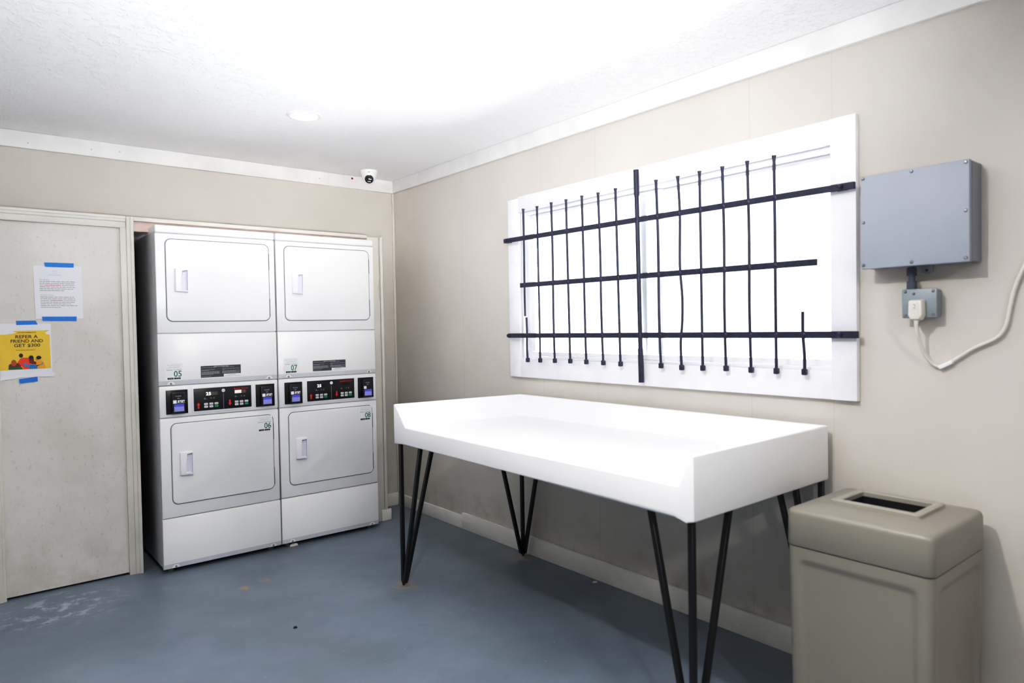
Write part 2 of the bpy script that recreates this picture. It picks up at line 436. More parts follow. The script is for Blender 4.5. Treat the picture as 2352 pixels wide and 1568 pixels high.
# ------------------------------------------------------------------ window (casing, sashes, glass)
W = MB()
W.box((-.022, WY1+.001, 1.087), (-.001, WY1+.103, 2.178), M['wtrim'], .002)          # left board
W.box((-.03, WY0-.1, 1.087), (-.001, WY0-.001, 2.187), M['wtrim'], .002)            # right board
W.box((-.024, WY0, WZ1), (-.001, WY1, 2.187), M['wtrim'], .002)
W.box((-.024, WY0, 1.087), (-.001, WY1, WZ0), M['wtrim'], .002)
win = struct(W.build('window_1'), 'overexposed sliding window behind black bars')
b = MB()
b.box((.0005, WY0+.0005, WZ0+.0005), (.119, WY1-.0005, WZ0+.012), M['wtrim']); b.box((.0005, WY0+.0005, WZ1-.012), (.119, WY1-.0005, WZ1-.0005), M['wtrim'])
b.box((.0005, WY0+.0005, WZ0+.012), (.119, WY0+.012, WZ1-.012), M['wtrim']); b.box((.0005, WY1-.012, WZ0+.012), (.119, WY1-.0005, WZ1-.012), M['wtrim'])
b.build('window_jamb', win)
for y0, y1, x in ((WY0+.012, -2.43, .085), (-2.585, WY1-.012, .06)):
    b = MB()
    for q0, q1, r0, r1 in ((y0, y1, WZ0+.012, WZ0+.04), (y0, y1, WZ1-.03, WZ1-.012), (y0, y0+.034, WZ0+.04, WZ1-.03), (y1-.034, y1, WZ0+.04, WZ1-.03)):
        b.box((x, q0+.001, r0+.001), (x+.022, q1-.001, r1-.001), M['vinyl'], .002)
    sash = b.build('window_sash', win)
    g = MB(); g.box((x+.009, y0+.034, WZ0+.04), (x+.012, y1-.034, WZ1-.03), M['glass']); g.build('window_pane', sash)

# ------------------------------------------------------------------ window bars
G = empty('window_security_bars', (-.05, -2.52, 1.1), 'black welded security bars bolted over the white window casing', 'window bars')
def GL(y, z, x=-.05): return (x+.05, y+2.52, z-1.1)
VB = [(-1.641, 2.098, -1.643, 1.458), (-1.655, 1.45, -1.66, 1.182), (-1.766, 2.095, -1.773, 1.183), (-1.889, 2.099, -1.899, 1.184),
      (-2.011, 2.097, -2.026, 1.186), (-2.135, 2.098, -2.151, 1.185), (-2.256, 2.095, -2.277, 1.184), (-2.379, 2.097, -2.398, 1.182),
      (-2.642, 2.094, -2.659, 1.182), (-2.771, 2.089, -2.781, 1.177), (-2.892, 2.09, -2.899, 1.179), (-3.012, 2.088, -3.021, 1.182),
      (-3.135, 2.088, -3.145, 1.18), (-3.259, 2.086, -3.262, 1.18), (-3.378, 1.438, -3.384, 1.181)]
for i, (ya, za, yb, zb) in enumerate(VB):
    b = MB(); A, B = Vector(GL(ya, za)), Vector(GL(yb, zb)); r = .0066
    if i == 9:
        P = [A, A.lerp(B, .2)+Vector((0, -.008, 0)), A.lerp(B, .45)+Vector((0, -.002, 0)), A.lerp(B, .62)+Vector((0, -.012, 0)), A.lerp(B, .75)+Vector((0, -.009, 0)), A.lerp(B, .86)+Vector((0, .002, 0)), B]
        b.tube(P, r, M['bar'], 10, 6)
    else:
        w = random.uniform(-.003, .003)
        b.tube([A, A.lerp(B, .35)+Vector((0, w, 0)), A.lerp(B, .7)+Vector((0, -w, 0)), B], r, M['bar'], 10, 5)
    if i not in (1, 14): b.cyl(A-Vector((0, 0, .012)), A+Vector((0, 0, .002)), .0066, M['bar'], 12, .0095)
    if i != 0: b.box(B-Vector((.01, .01, 0)), B+Vector((.01, .01, .026)), M['bar'], .003, 1)
    b.build('upright_bar', G)
b = MB(); A, B = Vector(GL(-2.518, 2.168)), Vector(GL(-2.535, 1.106))
b.cyl(A, B, .0115, M['bar'], 16); b.cyl(A, A.lerp(B, .12), .0135, M['bar'], 14); b.cyl(A.lerp(B, .84), B, .014, M['bar'], 14); b.build('post', G)
HBs = [((-1.453, 1.927), (-3.588, 1.911)), ((-1.604, 1.644), (-3.439, 1.632)), ((-1.48, 1.341), (-3.598, 1.344))]
for (ya, za), (yb, zb) in HBs:
    b = MB(); b.bar(GL(ya, za), GL(yb, zb), .012, .027, M['bar'], (1, 0, 0), .002)
    for q in VB + [(-2.518, 2.168, -2.535, 1.106)]:
        t = (q[1]-za)/(q[1]-q[3]) if q[1] != q[3] else 0
        if not 0 < t < 1: continue
        y = q[0]+(q[2]-q[0])*t; f = (y-ya)/(yb-ya); z = za+(zb-za)*f
        b.lathe([(0, -.011), (.009, -.006), (.0125, 0), (.009, .006), (0, .011)], M['bar'], Matrix.Translation(GL(y-.004, z)) @ Matrix.Rotation(math.pi/2, 4, 'Y') @ Matrix.Diagonal((1.25, 1, 1, 1)), 10)
    b.build('flat_bar', G)
for y, z in ((-1.49, 1.341), (-3.53, 1.344), (-3.535, 1.912), (-1.475, 1.927)):
    b = MB(); b.lathe([(.0, -.014), (.007, -.012), (.0115, -.005), (.012, .004)], M['bar'], Matrix.Translation(GL(y, z, -.057)) @ Matrix.Rotation(math.pi/2, 4, 'Y'), 12); b.build('bolt', G)
for y, z in ((-1.475, 1.927), (-3.535, 1.912), (-1.49, 1.341), (-3.53, 1.344)):
    b = MB(); b.box(GL(y-.02, z-.013, -.044), GL(y+.02, z+.013, -.0225 if y > -2 else -.0305), M['bar']); b.build('standoff', G)

# ------------------------------------------------------------------ stacked dryers
DW = .683; YM = -.478
def greek(b, u0, u1, v, h, off, m, seed, fill=1.0):
    """a line of unreadable small print: word-length strokes"""
    rr = random.Random(seed); u = u0; end = u0+(u1-u0)*fill
    while u < end-.002:
        w = min(rr.uniform(.006, .02)*(u1-u0)/.12, end-u); b.rect(u, u+w, v, v+h, off, m); u += w+.0022*(u1-u0)/.12
def number_sticker(b, x, z, num):
    """x,z = top left; 0.098 wide, 0.1 tall"""
    o = .0006
    b.prism(rrect(x, x+.098, z-.1, z, .006, 3), -o, 0, M['mint'])
    b.text('Pay with your Phone', x+.05, z-.014, .0072, o+.0004, M['tgrey2'], .072)
    greek(b, x+.02, x+.078, z-.024, .003, o+.0004, M['tgrey2'], 3)
    greek(b, x+.008, x+.09, z-.032, .0016, o+.0004, M['tgrey2'], 5)
    greek(b, x+.008, x+.042, z-.041, .0032, o+.0004, M['tgrey'], 8); greek(b, x+.056, x+.09, z-.041, .0032, o+.0004, M['tgrey'], 9)
    b.text('OR', x+.049, z-.042, .006, o+.0004, M['tgrey'], .009)
    b.text(num, x+.068, z-.078, .033, o+.0004, M['dkgreen'], .042, .016)
    for u0, u1 in ((.013, .045), (.048, .083)):
        b.rect(x+u0, x+u1, z-.093, z-.083, o+.0004, M['ink']); greek(b, x+u0+.008, x+u1-.003, z-.0895, .0025, o+.0008, M['tgrey'], int(u0*900))
def dryer(name, x, nums, label, glare):
    D = empty(name, (x, YM, 0), label, 'dryer')
    P = lambda b, n, p=D: b.build(n, p)
    g = .002
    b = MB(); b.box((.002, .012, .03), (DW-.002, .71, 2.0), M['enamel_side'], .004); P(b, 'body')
    for u in (.05, DW-.05):
        for y in (.06, .64): b = MB(); b.cyl((u, y, 0), (u, y, .035), .018, M['hinge'], 12); P(b, 'foot')
    b = MB(); b.box((0, -.002, 1.969), (DW, .71, 2.014), M['enamel'], .009, 3); P(b, 'top_cover')
    b = MB(); b.box((0, 0, 1.3905+g), (DW, .03, 1.966), M['enamel'], .006, 2); P(b, 'upper_front')
    b = MB(); b.box((0, 0, .3215+g), (DW, .03, .9), M['enamel'], .006, 2); P(b, 'lower_front')
    def kick(z0, z1, name):
        b = MB(); zb = z0+.03
        prof = [(.03, z0), (.012, z0), (.003, z0+.004), (0, zb), (0, z1-.004), (.003, z1), (.03, z1)]
        loops = [[(u, y, z) for y, z in prof] for u in (0, .004, DW-.004, DW)]
        loops[0] = [(0, max(y, .004), z) for y, z in prof]; loops[-1] = [(DW, max(y, .004), z) for y, z in prof]
        b.loft(loops, M['enamel'])
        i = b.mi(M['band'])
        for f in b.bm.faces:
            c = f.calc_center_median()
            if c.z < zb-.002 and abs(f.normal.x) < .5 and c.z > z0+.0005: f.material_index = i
        for u in (.064, DW-.052):
            b.flat([(u-.024, z0+.006), (u+.024, z0+.006), (u+.01, z0+.024), (u-.01, z0+.024)], .0004-.004, M['enamel'], Matrix.Translation((0, -.005, 0)))
        o = P(b, name)
        for u in (.064, DW-.052):
            q = MB(); q.lathe([(0, -.005), (.005, -.004), (.0065, 0)], M['screw'], Matrix.Translation((u, 0.0, z0+.0125)) @ Matrix.Rotation(-math.pi/2, 4, 'X'), 10); q.build('screw', o)
        return o
    kick(.027, .3185, 'base_panel'); acc = kick(1.0885, 1.387, 'access_panel')
    # doors
    for (x0, x1, z0, z1), hz in (((.049, .647, 1.457, 1.938), 1.63), ((.053, .65, .396, .871), .563)):
        b = MB(); b.prism(rrect(x0, x1, z0, z1, .035), -.0015, .012, M['seam'])
        for za, zb in ((z1-.16, z1-.06), (z0+.03, z0+.14)): b.box((x1-.0045, -.0035, za), (x1+.001, 0, zb), M['hinge'])
        door = b.build('door', D)
        b = MB(); b.prism(rrect(x0+.0045, x1-.0045, z0+.0045, z1-.0045, .031), -.007, .004, M['enamel'], .004, 3); b.build('door_skin', door)
        # moulded handle
        b = MB(); y1 = -.0075; hx = .1
        out = [(0, .004), (.066, 0), (.069, .134), (0, .134)]; mid = [(.027, .012), (.0625, .008), (.0645, .128), (.034, .124)]; inn = [(.031, .018), (.062, .014), (.064, .122), (.04, .114)]
        V = [(hx+u, y1-.016, hz+v) for u, v in out] + [(hx+u, y1-.016, hz+v) for u, v in mid] + [(hx+u, y1-.0015, hz+v) for u, v in inn] + [(hx+u-(.004 if u < .03 else -.002), y1, hz+v+(-.002 if v < .05 else .002)) for u, v in out]
        V[0] = (V[0][0], y1-.013, V[0][2]); V[3] = (V[3][0], y1-.013, V[3][2])
        F = []
        for i in range(4):
            j = (i+1) % 4; F += [(i, j, 4+j, 4+i), (12+i, 12+j, j, i)]
        b.faces(V, F, M['plastic'], .0025, 2)
        F2 = [(4+i, 4+(i+1) % 4, 8+(i+1) % 4, 8+i) for i in range(4)] + [(8, 9, 10, 11)]
        b.faces(V, F2, M['plastic_shade'])
        b.build('door_handle', door)
    # control console
    b = MB(); b.box((0, 0, .903+g), (DW, .03, 1.0865), M['enamel'], .006, 2)
    b.prism(rrect(.172, .526, .918, 1.072, .004, 2), -.003, 0, M['plastic'], .0015)
    con = P(b, 'control_console')
    pn = MB(); z0, z1 = .93, 1.063
    pn.box((.183, -.0055, z0), (.516, -.002, z1), M['blackp'], .001)
    o = .006
    cp = pn.build('control_panel', D)
    b = MB(); b.box((.349, -.0062, .932), (.3512, -.005, 1.024), M['tgrey']); b.build('panel_divider', cp)
    b = MB(); b.cyl((.3505, -.005, 1.042), (.3505, -.0075, 1.042), .0105, M['white'], 20, .0095); b.disc(.3505, 1.042, .005, .0079, M['tgrey'], 12); b.disc(.3505, 1.042, .0035, .0082, M['white'], 12); b.build('panel_lock', cp)
    b = MB(); b.text('Speed Queen', .454, 1.045, .0085, o, M['red'], .086, .02); b.build('panel_lettering', cp)
    for ax, up in ((.208, 1), (.387, -1)):
        zc = .962 if up > 0 else .966
        b = MB(); b.flat([(ax-.0045, zc-up*.018), (ax+.0045, zc-up*.018), (ax+.0045, zc+up*.002), (ax+.01, zc+up*.002), (ax, zc+up*.0185), (ax-.01, zc+up*.002), (ax-.0045, zc+up*.002)], o, M['red']); b.build('arrow_mark', cp)
    for dx in (0, .177):
        for tri in ([(.237, .996), (.255, .996), (.243, 1.008)], [(.274, .998), (.284, .998), (.279, 1.008)], [(.291, .997), (.301, .997), (.296, 1.009)]):
            b = MB(); b.flat([(u+dx, v) for u, v in tri], o, M['icon']); b.build('status_icon', cp)
    for dx, wd in ((0, False), (.165, True)):
        b = MB(); b.rect(.252+dx, .318+dx, 1.019, 1.039, o, M['lcd'] if glare else M['blackr'])
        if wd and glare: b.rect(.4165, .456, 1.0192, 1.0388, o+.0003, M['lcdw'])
        if not wd: b.text('25', .265, 1.0195, .018, o+.0006, M['led'], .028, .012)
        b.build('display', cp)
    for dx in (0, .1765):
        for c in range(3):
            for r in range(2):
                u, v = .25+.0295*c+dx, .968-.016*r
                k = MB(); k.prism(rrect(u-.011, u+.011, v-.0062, v+.0062, .003, 3), -.0075, -.005, M['green'] if (c == 2 and r) else M['key'], .001, 1)
                k.rect(u-.006, u+.006, v-.001, v+.001, .0078, M['dkgreen'] if (c == 2 and r) else M['tgrey'])
                k.build('key_button', cp)
    # card readers
    for x0, x1, full in ((.034, .151, True), (.544, .661, glare)):
        b = MB(); b.box((x0, -.004, .924), (x1, 0, 1.063), M['blackr'], .0015); b.box((x0+.025, -.03, .932), (x0+.098, -.003, 1.05), M['blackr'], .005, 2)
        rd = b.build('card_reader', D)
        f = MB(); f.prism(rrect(x0+.03, x0+.094, .937, 1.046, .004, 3), -.0312, -.0295, M['readerf'], .0006, 1)
        o2 = .0316
        f.text('KioSoft', x0+.06, 1.026, .006, o2, M['tgrey2'], .03)
        for rr in (.004, .007, .010): f.flat([(x0+.06+rr*math.cos(t), 1.011+rr*.8*math.sin(t)) for t in (.6, 1.1, 1.57, 2.05, 2.55)] + [(x0+.06+(rr-.0015)*math.cos(t), 1.011+(rr-.0015)*.8*math.sin(t)) for t in (2.55, 2.05, 1.57, 1.1, .6)], o2, M['tgrey'])
        f.rect(x0+.031, x0+.05, .987, 1.006, o2, M['white'])
        if full:
            for k in range(4): f.rect(x0+.056+k*.0095, x0+.063+k*.0095, .996 if k % 2 else .992, 1.005, o2, M['white'])
            greek(f, x0+.053, x0+.092, .988, .003, o2, M['tgrey2'], 4)
        f.build('reader_face', rd)
        sc = MB(); sc.rect(x0+.036, x0+.089, .94, .983, o2, M['screen']); sc.rect(x0+.036, x0+.089, .968, .983, o2+.0003, M['screen2']); sc.build('reader_screen', rd)
    # stickers
    b = MB(); number_sticker(b, .033, 1.218, nums[0]); P(b, 'number_sticker')
    b = MB(); number_sticker(b, .543, .865, nums[1]); s = P(b, 'number_sticker'); s.location.y = -.0075
    b = MB(); x0, z0 = .227, 1.125; w, h = .231, .069; o = .0006
    b.prism([(x0, z0), (x0+w, z0), (x0+w, z0+h), (x0, z0+h)], -o, 0, M['plate'])
    b.rect(x0+.13, x0+w-.0005, z0+.0005, z0+.016, o+.0003, M['white'])
    b.text('OPERATING INSTRUCTIONS', x0+w/2, z0+h-.009, .006, o+.0003, M['tgrey2'], .085, .01)
    lines = [(.004, .085, 58), (.004, .08, 45), (.006, .05, 41), (.004, .105, 33), (.004, .108, 29), (.004, .106, 25), (.004, .108, 21), (.004, .07, 17), (.004, .06, 6),
             (.122, .19, 58), (.122, .222, 47), (.124, .14, 43), (.122, .228, 34), (.122, .2, 30), (.122, .228, 25), (.122, .22, 21)]
    for k, (a, c, v) in enumerate(lines): greek(b, x0+a, x0+c, z0+v/1000-.001, .0026, o+.0003, M['tgrey'], 40+k)
    greek(b, x0+.15, x0+.2, z0+.009, .003, o+.0006, M['tgrey'], 77); greek(b, x0+.135, x0+.225, z0+.003, .003, o+.0006, M['tgrey2'], 78)
    P(b, 'instruction_label')
    return D
dryer('stacked_dryer', -1.8154, ('05', '06'), 'white stacked double dryer numbered 05 and 06, nearest the panel door', True)
dryer('stacked_dryer', -1.1236, ('07', '08'), 'white stacked double dryer numbered 07 and 08, nearest the room corner', False)

# ------------------------------------------------------------------ folding table
T = empty('folding_table', (-.45, -2.5, 0), 'white raised-edge laundry folding table on black hairpin legs under the window', 'table')
TL = lambda p: (p[0]+.45, p[1]+2.5, p[2])
zt = .985
oc = dict(FL=(-.865, -1.478), BL=(-.04, -1.575), BR=(-.04, -3.475), FR=(-.937, -3.487))
ic = dict(FL=(-.865, -1.492), BL=(-.056, -1.588), BR=(-.056, -3.463), FR=(-.937, -3.475))
V = {}
for k in oc: V['t'+k] = (*oc[k], zt); V['i'+k] = (*ic[k], zt)
V['bFL'] = (*oc['FL'], .768); V['bBL'] = (*oc['BL'], .77); V['bBR'] = (*oc['BR'], .77); V['bFR'] = (*oc['FR'], .774)
V['lL'] = (-.8685, -1.606, .868); V['lR'] = (-.9345, -3.425, .881)
V['nL'] = (-.8675, -1.584, .775); V['nR'] = (-.9345, -3.415, .786); V['nR2'] = (-.936, -3.46, .775)
V['fBL'] = (-.115, -1.66, .868); V['fBR'] = (-.115, -3.42, .872)
V['lM'] = (-.902, -2.5, .873); V['nM'] = (-.902, -2.5, .779)
V['hR'] = (-.9345, -3.41, .786)
K = list(V); ix = {k: i for i, k in enumerate(K)}
F = [('tFL', 'iFL', 'lL', 'lM', 'lR', 'iFR', 'tFR', 'bFR', 'nR2', 'nR', 'nM', 'nL', 'bFL'),
     ('tBL', 'tBR', 'bBR', 'bBL'), ('tFL', 'tBL', 'bBL', 'bFL'), ('tFR', 'bFR', 'bBR', 'tBR'),
     ('tFL', 'iFL', 'iBL', 'tBL'), ('tBL', 'iBL', 'iBR', 'tBR'), ('tBR', 'iBR', 'iFR', 'tFR'),
     ('iFL', 'lL', 'fBL', 'iBL'), ('iBL', 'fBL', 'fBR', 'iBR'), ('iBR', 'fBR', 'lR', 'iFR'),
     ('lL', 'lM', 'lR', 'fBR', 'fBL'), ('bFL', 'nL', 'nM', 'nR', 'nR2', 'bFR', 'bBR', 'bBL')]
del ix['hR']; K.remove('hR'); ix = {k: i for i, k in enumerate(K)}
b = MB(); b.faces([TL(V[k]) for k in K], [tuple(ix[k] for k in f) for f in F], M['table'], .006, 3)
b.build('tabletop', T, ang=30)
def hairpin(fx, fy, dx, dy, dr=.2, dr2=.2, top=.785):
    """foot point and the two directions of the raked rods"""
    root = MB(); root.box(TL((fx-.008 if dx > 0 else fx-dr-.02, fy-.008 if dy > 0 else fy-dr2-.02, top-.004)), TL((fx+dr+.02 if dx > 0 else fx+.008, fy+dr2+.02 if dy > 0 else fy+.008, top)), M['leg'])
    leg = root.build('leg', T)
    for ox, oy in ((0, 0), (dr*dx, 0), (0, dr2*dy)):
        b = MB(); n = Vector((ox*.075, oy*.075, 0)); up = (0, 1, 0) if oy == 0 else (1, 0, 0)
        b.bar(TL((fx+n.x, fy+n.y, .022)), TL((fx+ox, fy+oy, top-.003)), .02, .02, M['leg'], up, .0015); b.build('leg_rod', leg)
    b = MB(); b.box(TL((fx-.006 if dx > 0 else fx-.018, fy-.006 if dy > 0 else fy-.018, .012)), TL((fx+.018 if dx > 0 else fx+.006, fy+.018 if dy > 0 else fy+.006, .03)), M['leg'], .003, 1)
    b.cyl(TL((fx, fy, 0)), TL((fx, fy, .02)), .005, M['leg'], 10, .011); b.build('leg_foot', leg)
hairpin(-.852, -1.527, 1, -1, .215, .205)
hairpin(-.062, -1.6, -1, -1)
hairpin(-.88, -3.437, 1, 1, .215, .17)
hairpin(-.062, -3.455, -1, 1)

# ------------------------------------------------------------------ waste bin
def rr_loop(cx, cy, hx, hy, r, z, ns=14, nc=6):
    P = []
    for (sx, sy, a) in ((1, -1, -90), (1, 1, 0), (-1, 1, 90), (-1, -1, 180)):
        c = (cx+sx*(hx-r), cy+sy*(hy-r))
        for i in range(nc+1):
            t = math.radians(a+90*i/nc); P.append(Vector((c[0]+r*math.cos(t), c[1]+r*math.sin(t), z)))
    out = []
    for i, p in enumerate(P):                      # subdivide the straight sides
        q = P[(i+1) % len(P)]; out.append(p)
        if (i+1) % (nc+1) == 0:
            for k in range(1, ns): out.append(p.lerp(q, k/ns))
    return out
BX, BY = -.292, -3.785
K = empty('waste_bin', (BX, BY, 0), 'taupe plastic waste bin with a rectangular opening in its lid', 'trash can')
hx, hy = .222, .227
def recess(p, zc0=.05, zc1=.593):
    def sm(t): t = max(0, min(1, t)); return t*t*(3-2*t)
    for ax, h, o in ((0, hx, 1), (1, hy, 0)):
        if abs(abs(p[ax])-h) < .02*h+.008:
            lim = (hy if ax == 0 else hx)-.042
            qx, qz = abs(p[o])-(lim-.022), max(zc0-p[2]+.022, p[2]-zc1+.022)
            d = math.hypot(max(qx, 0), max(qz, 0))+min(max(qx, qz), 0)-.022
            p[ax] -= math.copysign(.0085*sm(-d/.014), p[ax])
    return p
b = MB(); loops = []
zs = [0, .012]+[.02+.0106*i for i in range(59)]
for z in zs:
    k = .965+.035*min(1, z/.6)
    l = rr_loop(0, 0, hx, hy, .026, z, 44, 6)
    l = [recess(p) for p in l] if .03 < z < .62 else l
    loops.append([Vector((p.x*k, p.y*k, p.z)) for p in l])
b.loft(loops, M['bin']); b.build('bin_body', K, ang=60)
b = MB(); loops = []
for z, ins in ((.638, .004), (.6385, -.001), (.642, -.003), (.744, -.002), (.752, -.0005), (.7575, .003), (.7608, .008), (.763, .015), (.7665, .035)):
    loops.append(rr_loop(0, 0, hx-ins, hy-ins, max(.026-ins*.3, .012), z, 4, 6))
ox, oy = 0.0, -.01
for z, fx, fy, r in ((.7775, .112, .142, .012), (.779, .09, .12, .008), (.70, .088, .118, .008)):
    loops.append(rr_loop(ox, oy, fx, fy, r, z, 4, 6))
b.loft(loops, M['bin'], True, False)
lid = b.build('bin_lid', K, ang=50)
b = MB(); L0 = []
for z, fx, fy, r in ((.771, .112, .142, .012), (.787, .111, .141, .012), (.7895, .107, .137, .012), (.7895, .085, .117, .006), (.786, .081, .113, .006), (.772, .081, .113, .006)):
    L0.append(rr_loop(ox, oy, fx, fy, r, z, 2, 5))
b.loft(L0, M['binrim'], False, False); b.build('opening_rim', lid)
b = MB(); b.loft([rr_loop(ox, oy, .0825, .1145, .006, .773, 2, 4), rr_loop(ox, oy, .0825, .1145, .006, .6, 2, 4)], M['binin'], False, True); b.build('opening_shade', lid)  # near-black sleeve added as the shade inside the opening

# ------------------------------------------------------------------ junction box, conduit, outlet, plug with cord
R = Matrix.Rotation(-math.pi/2, 4, 'Z')           # prism plane (x,z) facing -y  ->  wall plane facing -x
Q = empty('junction_box', (0, -3.807, 1.755), 'large blue-grey plastic junction box with screwed cover beside the window', 'electrical box')
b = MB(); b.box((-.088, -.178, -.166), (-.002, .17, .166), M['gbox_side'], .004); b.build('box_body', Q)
b = MB(); b.box((-.11, -.176, -.169), (-.088, .173, .169), M['gbox'], .004, 2); cov = b.build('box_cover', Q)
for y, z in ((-3.643, 1.916), (-3.807, 1.914), (-3.972, 1.914), (-3.972, 1.755), (-3.972, 1.599), (-3.807, 1.599), (-3.643, 1.6), (-3.644, 1.756)):
    b = MB(); b.lathe([(0, -.004), (.004, -.0036), (.0062, 0)], M['screw'], Matrix.Translation((-.11, y+3.807, z-1.755)) @ Matrix.Rotation(math.pi/2, 4, 'Y'), 12); b.build('cover_screw', cov)
b = MB(); b.prism([(-.006, -.165), (-.04, -.165)] + [(-.022+.018*math.cos(t), -.182+.014*math.sin(t)) for t in [math.pi+math.pi*i/8 for i in range(9)]], -.012, -.002, M['gbox'], .001, 1, Matrix.Rotation(-math.pi/2, 4, 'Z') @ Matrix.Translation((.036, 0, 0)))
b.cyl((-.0125, -.013, -.182), (-.0145, -.013, -.182), .005, M['fit'], 12)
b.build('mounting_lug', Q)
E_ = empty('outlet_box', (0, -3.812, 1.455), 'small grey cast outlet box below the junction box', 'outlet')
b = MB(); b.box((-.052, -.053, -.049), (-.002, .053, .049), M['outlet'], .007, 3); b.box((-.06, -.057, -.052), (-.052, .057, .052), M['outlet'], .005, 2); b.build('outlet_body', E_)
for y, z in ((.045, .042), (-.045, .042), (.045, -.042), (-.045, -.042), (.018, .034)):
    b = MB(); b.lathe([(0, -.003), (.0035, -.0026), (.0055, 0)], M['screw'], Matrix.Translation((-.06, y, z)) @ Matrix.Rotation(math.pi/2, 4, 'Y'), 10); b.build('outlet_screw', E_)
b = MB()
b.cyl((-.035, .033, .05), (-.035, .033, .08), .0165, M['fit'], 18); b.cyl((-.035, .033, .08), (-.035, .033, .1), .011, M['fit'], 16)
b.cyl((-.035, .033, .1), (-.035, .033, .127), .0165, M['fit'], 18); b.cyl((-.035, .033, .127), (-.035, .033, .131), .014, M['fit'], 18)
b.build('conduit_fitting', E_)
Pg = empty('power_plug', (-.061, -3.81, 1.432), 'ivory power plug in the grey outlet with its cord tacked to the wall', 'plug')
b = MB()
pts = [(.0, .024, .036), (.0, -.024, .036), (.0, -.026, -.02), (.0, -.016, -.038), (.0, .016, -.038), (.0, .026, -.02)]
V = [Vector(p) for p in pts]+[Vector((-.034, p[1]*.86, p[2]*.92)) for p in pts]
b.faces(V, [tuple(range(6)), tuple(range(11, 5, -1))]+[(i, (i+1) % 6, 6+(i+1) % 6, 6+i) for i in range(6)], M['plug'], .005, 2)
b.cyl((-.018, .0, -.036), (-.018, .001, -.054), .0085, M['plug'], 14, .006)
b.build('plug_body', Pg)
b = MB(); b.prism(rrect(-.012, .012, -.002, .026, .003, 3), -.0008, 0, M['cord'], 0, 1, Matrix.Translation((-.0345, 0, 0)) @ R)
b.text('2', 0, .004, .016, .0012, M['tgrey'], None, 0, 'CENTER', Matrix.Translation((-.0345, 0, 0)) @ R); b.build('plug_mark', Pg)
b = MB()
cp = [(-.079, -3.809, 1.38), (-.07, -3.81, 1.345), (-.05, -3.813, 1.305), (-.03, -3.825, 1.262), (-.014, -3.846, 1.234), (-.012, -3.868, 1.233), (-.013, -3.9, 1.25), (-.014, -3.964, 1.296), (-.014, -4.029, 1.331), (-.014, -4.056, 1.37), (-.014, -4.068, 1.43), (-.014, -4.083, 1.5), (-.014, -4.115, 1.58), (-.014, -4.17, 1.68), (-.014, -4.26, 1.76)]
b.tube([Vector(p)-Vector((-.061, -3.81, 1.432)) for p in cp], .0062, M['cord'], 10, 5); cd = b.build('power_cord', Pg)
b = MB(); b.box((-.011, -.024, -.007), (.011, .024, .007), M['white'], .003, 2, Matrix.Translation((.049, -.07, -.195)) @ Matrix.Rotation(-.5, 4, 'X')); b.build('cord_clip', cd)

# ------------------------------------------------------------------ security camera and downlight
CM = empty('security_camera', (-.33, -.231, CEIL), 'white turret security camera on the ceiling above the dryers', 'security camera')
b = MB(); b.lathe([(0, 0), (.062, 0), (.063, -.006), (.06, -.022), (.052, -.05), (.045, -.066), (.036, -.072), (0, -.072)], M['camw'], None, 40)
b.text('hik', 0, -.003, .006, 0, M['tgrey'], .018, 0, 'CENTER', Matrix.Translation((-.029, -.0545, -.02)) @ Matrix.Rotation(-.48, 4, 'Z')) if False else None
b.rect(-.009, .009, -.003, .003, .0, M['tgrey'], Matrix.Translation((-.0285, -.0545, -.02)) @ Matrix.Rotation(-.48, 4, 'Z'))
b.build('camera_base', CM)
dv = Vector((-.45, -.86, -.22)).normalized(); q = dv.to_track_quat('Z', 'Y').to_matrix().to_4x4(); c = Vector((-.008, -.016, -.062))
b = MB(); b.lathe([(0, -.04)]+[(.042*math.sin(t), -.042*math.cos(t)) for t in [i*math.pi/14 for i in range(1, 11)]]+[(.0315, .027)], M['camw'], Matrix.Translation(c) @ q, 32)
ball = b.build('camera_ball', CM)
b = MB(); b.lathe([(.0315, .0268), (.031, .0305), (.02, .0325), (0, .0335)], M['lens'], Matrix.Translation(c) @ q, 32)
u = dv.cross(Vector((0, 0, 1))).normalized(); w = u.cross(dv)
f0 = c+dv*.0337-w*.017
b.faces([f0-u*.012-w*.0035, f0+u*.012-w*.0035, f0+u*.012+w*.0035, f0-u*.012+w*.0035], [(0, 1, 2, 3)], M['tgrey'])
b.build('camera_lens', ball)
DL = empty('ceiling_light', (-1.217, -1.208, CEIL), 'round recessed white downlight in the ceiling', 'ceiling light')
b = MB(); b.lathe([(.09, 0), (.089, -.004), (.08, -.006), (.07, -.003), (.068, -.0005)], M['camw'], None, 40); b.build('light_trim', DL)
b = MB(); b.lathe([(.068, -.0008), (0, -.0009)], M['light'], None, 40); b.build('light_diffuser', DL)

